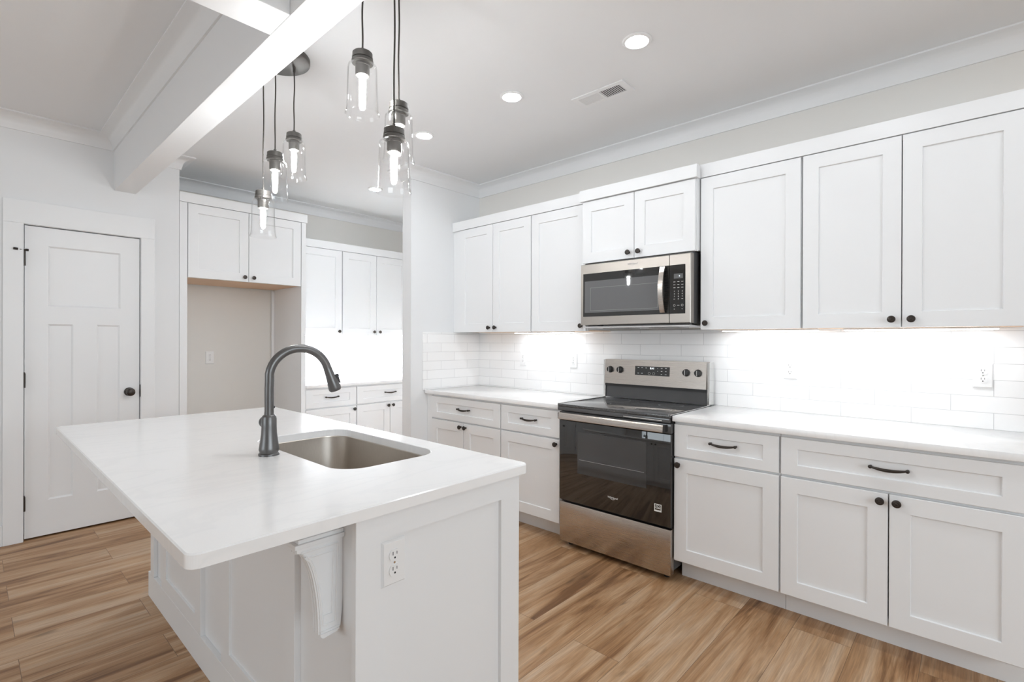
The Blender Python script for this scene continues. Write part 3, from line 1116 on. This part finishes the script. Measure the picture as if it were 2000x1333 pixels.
# ================================================================== refrigerator alcove
GF = None
PF = 4.572
wall_cabinet('white two-door cabinet bridging the empty refrigerator alcove', 'y', PF, 1.181, 2.085, .585, 2, 0, 1.812, 2.395, .078, .006, None, ends=(.055, .055))
o = MB().box(2.0865, 2.128, 4.550, YB - .001, 0, 2.397, .0015).build('refrigerator_side_panel', 'cab')
tag(o, 'full-height white panel between the empty refrigerator alcove and the pantry cabinets', 'panel')
o = MB().box(1.1265, 1.1785, 4.552, YB - .001, 0, 2.397, .0015).build('refrigerator_side_panel', 'cab')
tag(o, 'full-height white panel closing the refrigerator alcove at the door wall end', 'panel')
o = MB().box(2.060, 2.0855, YB - .022, YB - .0145, .13, 1.80).build('scribe_strip', 'trim')
tag(o, 'slim white vertical strip in the rear corner of the refrigerator alcove', 'trim strip')

# ================================================================== pantry run
PP = 4.575
base_cabinet('pantry nook base cabinet right behind the faucet head, drawer over one door', 'y', PP, 2.1295, 2.653, .585, 1, +1, -.016)
base_cabinet('pantry nook base cabinet partly hidden by the wall end, drawer over two doors', 'y', PP, 2.655, 3.437, .585, 2, 0, -.016)
o = MB().box(2.1295, 3.61, 4.535, YB - .011, .868, .898, .003).build('countertop', 'quartz', smooth=True)
tag(o, 'short white quartz countertop in the pantry nook behind the faucet', 'countertop')
wall_cabinet('single-door wall cabinet in the pantry nook beside the refrigerator panel', 'y', 4.88, 2.1295, 2.661, .289, 1, +1, 1.372, 2.244, .080, .004, ends=(0, .0015))
wall_cabinet('two-door wall cabinet in the pantry nook, cut off by the wall end', 'y', 4.88, 2.664, 3.478, .289, 2, 0, 1.372, 2.244, .080, .004, ends=(.0015, .1))
o = MB().box(2.1295, 3.61, YB - .0105, YB - .0005, .899, 1.376).build('tile_backsplash', 'tile_s')
tag(o, 'brightly lit white tile backsplash in the pantry nook', 'backsplash')
led_bar('lit LED bar under the single-door pantry wall cabinet', (2.20, 4.93, 1.3725), (2.60, 4.97, 1.3725), GL, 'barp')
led_bar('lit LED bar under the two-door pantry wall cabinet', (2.72, 4.93, 1.3725), (3.40, 4.97, 1.3725), GL, 'barp')

# ================================================================== island
IX0, IX1, IY0, IY1 = .283, 1.270, 1.089, 3.145
t = thing('kitchen_island', 'white panelled kitchen island base with a corbel under the overhang', 'island', (.94, 2.1, 0))
mb = MB()
mb.box(.658, .676, 1.121, 3.12, 0, .883)          # seating side backing
mb.box(.676, 1.212, 3.10, 3.12, 0, .883)          # far end
mb.box(.676, 1.212, 1.121, 1.139, 0, .883)
mb.box(.676, 1.212, 1.139, 3.10, .10, .118)
mb.box(1.194, 1.212, 1.139, 3.10, .118, .883)
mb.box(1.12, 1.135, 1.139, 3.10, 0, .10)
mb.build('carcass', 'cab', t)
MB().board(FY(1.120), .640, 1.232, 0, .8835, .020, [(.708, 1.147, .10, .818)], depth=.011, slope=.0015).build('end_panel', 'cab', t)
MB().box(.640, .6578, 1.1205, 3.135, 0, .125, .001).build('base_board', 'cab', t)
for (a, b) in ((1.436, 2.045), (2.288, 2.882)):
    MB().board(FX(.658), a, b, .1255, .8835, .018, [(a + .072, b - .08, .190, .80)], depth=.008, slope=.0015).build('framed_panel', 'cab', t)
MB().box(.640, .6578, 3.03, 3.09, .1255, .8835, .001).build('end_stile', 'cab', t)
fi = FXP(1.212)
for k, (a, b) in enumerate(((1.125, 1.58), (1.584, 2.04), (2.044, 2.50), (2.504, 3.11))):
    q = shaker('door', t, fi, a, b, .125, .865)
    kp = fi(b - .03 if k % 2 == 0 else a + .03, .02, .83)
    knob(q, *kp, 'X')
# corbel
Yc0, Yc1 = 1.195, 1.237
xb = .6575
curve = []
for i in range(15):
    a = i / 14 * pi / 2
    # concave sweep from the top front to the foot
    curve.append((xb - (.119 - .060 * math.sin(a) ** .85), .808 - .222 * (1 - math.cos(a)) ** .9))
prof = [(xb, .821), (xb - .119, .821)] + curve + [(xb - .058, .581), (xb - .052, .5755), (xb - .014, .5800), (xb - .006, .592), (xb - .003, .62), (xb, .66)]
cb = MB().prism([Vector((x, Yc0, z)) for x, z in prof], [Vector((x, Yc1, z)) for x, z in prof]).build('corbel', 'cab', t)
mb = MB()
mb.box(xb - .100, xb, Yc0 + .010, Yc1 - .010, .850, .8835)
mb.box(xb - .109, xb, Yc0 + .001, Yc1 - .001, .8405, .8500)
mb.box(xb - .118, xb, Yc0 - .005, Yc1 + .004, .8310, .8405, .0012)
mb.box(xb - .128, xb, Yc0 - .011, Yc1 + .008, .8200, .8310, .0015)
mb.build('corbel_cap', 'cab', cb)
# raised border on the side face, ribs down the curved front
def inset(pts, k):
    cx = sum(p[0] for p in pts) / len(pts); cz = sum(p[1] for p in pts) / len(pts)
    return [(cx + (x - cx) * k, cz + (z - cz) * k) for x, z in pts]


side = [(xb - .010, .812), (xb - .112, .812)] + [(x + .006, z) for x, z in curve[1:13]] + [(xb - .052, .600), (xb - .016, .600)]
mb = MB()
for kk, rr in ((.93, .0030), (.74, .0026)):
    pts = inset(side, kk)
    mb.tube([Vector((x, Yc0 + .0003, z)) for x, z in pts + pts[:1]], rr, 6)
for yy in (Yc0 + .008, (Yc0 + Yc1) / 2, Yc1 - .008):
    mb.tube([Vector((x - .0002, yy, z)) for x, z in curve], .0032, 6)
for zz in (.5865, .5935):
    mb.box(xb - .060, xb - .010, Yc0 - .0022, Yc1 + .002, zz - .0018, zz + .0018)
mb.build('corbel_moulding', 'cab', cb)

# island worktop with sink cut-out
def rrect(x0, x1, y0, y1, r, n=8):
    out = []
    for cx, cy, a0 in ((x1 - r, y1 - r, 0), (x0 + r, y1 - r, 90), (x0 + r, y0 + r, 180), (x1 - r, y0 + r, 270)):
        for i in range(n + 1):
            a = R(a0 + 90 * i / n)
            out.append((cx + r * math.cos(a), cy + r * math.sin(a)))
    return out


SX0, SX1, SY0, SY1 = .787, 1.178, 1.434, 2.170
bm = bmesh.new()
zt, zb = .914, .884
c = .003
ot = rrect(IX0 + c, IX1 - c, IY0 + c, IY1 - c, .022)
om = rrect(IX0, IX1, IY0, IY1, .025)
it = rrect(SX0 - .002, SX1 + .002, SY0 - .002, SY1 + .002, .097, 12)
im = rrect(SX0, SX1, SY0, SY1, .095, 12)


def loopv(pts, z):
    return [bm.verts.new((x, y, z)) for x, y in pts]


def loope(vs):
    es = []
    for i in range(len(vs)):
        a, b = vs[i], vs[(i + 1) % len(vs)]
        e = bm.edges.get((a, b)) or bm.edges.new((a, b))
        es.append(e)
    return es


def bridge(a, b):
    for i in range(len(a)):
        j = (i + 1) % len(a)
        bm.faces.new((a[i], a[j], b[j], b[i]))


A = loopv(ot, zt); B = loopv(om, zt - c); C = loopv(om, zb)
D = loopv(it, zt); E_ = loopv(im, zt - .002); G = loopv(im, zb)
bridge(A, B); bridge(B, C); bridge(D, E_); bridge(E_, G)
bmesh.ops.triangle_fill(bm, use_beauty=True, use_dissolve=False, edges=loope(A) + loope(D))
bmesh.ops.triangle_fill(bm, use_beauty=True, use_dissolve=False, edges=loope(C) + loope(G))
mb = MB(); mb.bm.free(); mb.bm = bm
o = mb.build('island_worktop', 'quartz')
tag(o, 'large white quartz island worktop with an overhang and a sink cut-out', 'countertop')

# undermount sink
bm = bmesh.new()
loops = []
for (g, z, r) in ((.020, .8838, .11), (-.001, .8838, .096), (-.003, .8815, .094), (-.012, .70, .088), (-.020, .678, .082), (-.045, .668, .06), (-.10, .665, .03)):
    loops.append([bm.verts.new((x, y, z)) for x, y in rrect(SX0 - g, SX1 + g, SY0 - g, SY1 + g, r, 10)])
bot = [bm.verts.new((x, y, .6635)) for x, y in rrect(SX0 + .14, SX1 - .14, SY0 + .31, SY1 - .31, .045, 10)]
loops.append(bot)
outl = []
for a, b in zip(loops, loops[1:]):
    for i in range(len(a)):
        j = (i + 1) % len(a)
        bm.faces.new((a[i], a[j], b[j], b[i]))
bm.faces.new(bot)
mb = MB(); mb.bm.free(); mb.bm = bm
t = thing('sink', 'undermount stainless steel sink with rounded corners set into the island worktop', 'sink', (.98, 1.8, .66))
MB_ = mb.build('basin', 'steel_s', t, True)
sol = MB_.modifiers.new('thickness', 'SOLIDIFY'); sol.thickness = .0015; sol.offset = -1
MB().lathe([(0, .6642), (.030, .6642), (.040, .6655), (.043, .6650), (.043, .6640)], Matrix.Translation((.9825, 1.802, 0)), 28).build('drain', 'chrome', t, True)

# faucet
fbx, fby = .728, 1.838
t = thing('faucet', 'graphite gooseneck pull-down faucet standing beside the island sink', 'faucet', (fbx, fby, .914))
L0 = Matrix.Translation((fbx, fby, .9142))
body = [(0, 0), (.0345, 0), (.0345, .006), (.0305, .009), (.0315, .015), (.0335, .020), (.0325, .028), (.0290, .050), (.0262, .075), (.0250, .100), (.0248, .128), (.0235, .131), (.0235, .134), (.0215, .139), (.0175, .142), (0, .142)]
MB().lathe(body, L0, 40).build('body', 'faucet', t, True)
ang = R(-8)
dx, dy = math.cos(ang), math.sin(ang)
pts = [(0, .142), (0, .19), (0, .235), (.001, .262)]
cr = .1045
cz = .272
for i in range(1, 21):
    a = pi - R(164) * i / 20
    pts.append((cr + cr * math.cos(a), cz + cr * math.sin(a)))
neck = [Vector((fbx + s * dx, fby + s * dy, .914 + z)) for s, z in pts]
MB().tube(neck, .0152, 24).build('spout', 'faucet', t, True)
e0 = neck[-1]
td = (neck[-1] - neck[-2]).normalized()
zax = td
xax = Vector((-dy, dx, 0))
yax = zax.cross(xax)
mh = Matrix((xax, yax, zax)).transposed().to_4x4()
mh.translation = e0
hd = MB().lathe([(0, 0), (.0150, 0), (.0155, .002), (.0170, .030), (.0205, .058), (.0232, .080), (.0225, .088), (.0195, .092), (0, .092)], mh, 32).build('spray_head', 'faucet', t, True)
pb = e0 + td * .052
btn = Vector((dx, dy, 0))
nrm = (btn - td * btn.dot(td)).normalized()
mbn = MB()
ctr = pb + nrm * .0225
mt = Matrix((xax, nrm, td)).transposed().to_4x4(); mt.translation = ctr
r_ = bmesh.ops.create_cube(mbn.bm, size=1)
bmesh.ops.transform(mbn.bm, verts=r_['verts'], matrix=mt @ Matrix.Diagonal((.012, .009, .036, 1)))
r_ = bmesh.ops.create_cube(mbn.bm, size=1)
mt2 = mt.copy(); mt2.translation = ctr + nrm * .003 - td * .012
bmesh.ops.transform(mbn.bm, verts=r_['verts'], matrix=mt2 @ Matrix.Diagonal((.013, .008, .010, 1)))
mbn.build('spray_button', 'black', hd)
# side lever
sx, sy = -dy, dx
hv = Vector((sx, sy, 0))
hc = Vector((fbx, fby, .914 + .110))
mh2 = Matrix((Vector((0, 0, 1)), hv.cross(Vector((0, 0, 1))), hv)).transposed().to_4x4(); mh2.translation = hc
hm = MB().lathe([(0, .018), (.0165, .018), (.0175, .044), (.0205, .048), (.0215, .056), (.0195, .061), (0, .063)], mh2, 28)
lev = hm.build('handle_hub', 'faucet', t, True)
MB().tube([hc + hv * .050 + Vector((0, 0, .012)), hc + hv * .049 + Vector((0, 0, .030)), hc + hv * .044 + Vector((0, 0, .055))], [.006, .005, .0042], 10).build('lever', 'faucet', lev, True)
MB().sphere(hc + hv * .062 + Vector((0, 0, -.012)), .004, 10).build('set_screw', 'black', lev, True)
MB().sphere(Vector((fbx + dx * .0155, fby + dy * .0155, .914 + .168)), .0045, 10).build('docking_magnet', 'black', t, True)


# ================================================================== pendant clusters
def pendant(label, cx, cy, a0, drops):
    t = thing('pendant_light', label, 'light', (cx, cy, ZC), 'three-jar pendant lights over the island')
    mc = Matrix.Translation((cx, cy, ZC - .0255))
    MB().lathe([(0, 0), (.142, 0), (.148, .004), (.150, .010), (.150, .0245), (0, .0245)], mc, 48).build('canopy', 'pend', t, True)
    for k, zt in enumerate(drops):
        a = R(a0 + 120 * k)
        x, y = cx + .082 * math.cos(a), cy + .082 * math.sin(a)
        top = ZC - .0255
        n = 14
        rnd = random.Random(int(zt * 1000))
        pts = []
        for i in range(n + 1):
            f = i / n
            w_ = .0012 * math.sin(f * 9 + zt * 5) * math.sin(pi * f)
            pts.append(Vector((x + w_, y - w_, top + (zt + .055 - top) * f)))
        cd_ = MB().tube(pts, .0032, 8)
        cd_.tube([(x, y, top), (x, y, top - .022)], .006, 10)
        cd_.build('cord', 'cord', t, True)
        mz = Matrix.Translation((x, y, zt))
        cap = MB().lathe([(0, .056), (.006, .056), (.007, .040), (.010, .0395), (.0335, .039), (.0358, .0365), (.0358, .022), (.0372, .0215), (.0372, .016), (.0355, .0155), (.0375, .010), (.0390, .009), (.0390, .001), (.036, .0), (.030, -.001), (0, -.001)], mz, 32).build('socket_cap', 'pend', t, True)
        MB().lathe([(0, -.0015), (.0265, -.0015), (.0265, -.010), (.0255, -.011), (.0255, -.040), (.0240, -.046), (.020, -.047), (.020, -.040), (0, -.040)], mz, 28).build('lamp_holder', 'pend', cap, True)
        g = [(.0365, -.0015), (.0450, -.004), (.0505, -.010), (.0522, -.018), (.0535, -.08), (.0552, -.14), (.0572, -.172), (.0605, -.182), (.0622, -.188),
             (.0610, -.1895), (.0590, -.184), (.0556, -.174), (.0532, -.14), (.0515, -.08), (.0502, -.020), (.0488, -.0125), (.0440, -.0065), (.0365, -.0042)]
        MB().lathe(g, mz, 40, closed=True).build('glass_shade', 'glass', t, True)
        MB().lathe([(0, -.0405), (.0100, -.0405), (.0102, -.050), (.0118, -.060), (.0125, -.075), (.0120, -.102), (.0105, -.122), (.0062, -.132), (0, -.135)], mz, 20).build('bulb', 'bulb', t, True)
    return t


pendant('nearer cluster of three clear glass jar pendants, cords running past the top edge', 1.050, 1.608, 19, (2.193, 2.339, 2.036))
pendant('farther cluster of three clear glass jar pendants, its round dark canopy showing beside the beam', 1.052, 2.560, 0, (2.334, 2.027, 2.185))


# ================================================================== downlights and vent
def downlight(label, x, y):
    t = thing('recessed_downlight', label, 'light', (x, y, ZC), 'lit recessed downlights')
    m = Matrix.Translation((x, y, ZC - .0005))
    MB().lathe([(.046, -.004), (.054, -.0085), (.064, -.007), (.068, -.003), (.068, 0), (.046, 0)], m, 40, closed=True).build('trim_ring', 'trim', t, True)
    MB().lathe([(0, -.001), (.0458, -.001), (.0458, -.006), (0, -.0065)], m, 40).build('lens', 'can', t, True)
    return t


downlight('lit recessed ceiling light, largest in the picture, above the range counter', 2.138, 1.176)
downlight('lit recessed ceiling light between the air vent and the pendants', 2.138, 1.977)
downlight('lit recessed ceiling light just past the nearer pendant cluster, before the return wall', 2.138, 2.797)
downlight('lit recessed ceiling light inside the pantry nook behind the pendant jars', 2.594, 4.132)
downlight('lit recessed ceiling light in line with the others, beyond the top picture edge', 2.138, .375)
downlight('lit recessed ceiling light farthest outside the picture, over the end of the counter', 2.138, -.425)

t = thing('air_vent', 'white rectangular ceiling air vent with two banks of louvers', 'vent', (2.4715, 1.579, ZC))
vx0_, vx1_, vy0_, vy1_ = 2.400, 2.543, 1.410, 1.748
ia, ib, ic, id_ = 2.428, 2.515, 1.442, 1.716
zf = ZC - .0005
mb = MB()
for (a, b, c_, d_) in ((vx0_, ia, vy0_, vy1_), (ib, vx1_, vy0_, vy1_), (ia, ib, vy0_, ic), (ia, ib, id_, vy1_), (ia, ib, 1.574, 1.584)):
    mb.box(a, b, c_, d_, zf - .006, zf)
mb.build('frame', 'trim', t)
mb = MB()
for half in (0, 1):
    ys, ye = (ic, 1.574) if half == 0 else (1.584, id_)
    n = 11
    for i in range(n):
        yc = ys + (ye - ys) * (i + .5) / n
        s_ = -.0052 if half == 1 else .0052
        p = [(yc - s_, zf - .0058), (yc - s_ + .001, zf - .0058), (yc + s_ + .001, zf - .0012), (yc + s_, zf - .0012)]
        mb.prism([Vector((ia, y, z)) for y, z in p], [Vector((ib, y, z)) for y, z in p])
mb.build('louvers', 'trim', t)
MB().box(ia, ib, ic, id_, zf - .0008, zf - .0002).build('duct_opening', 'duct', t)
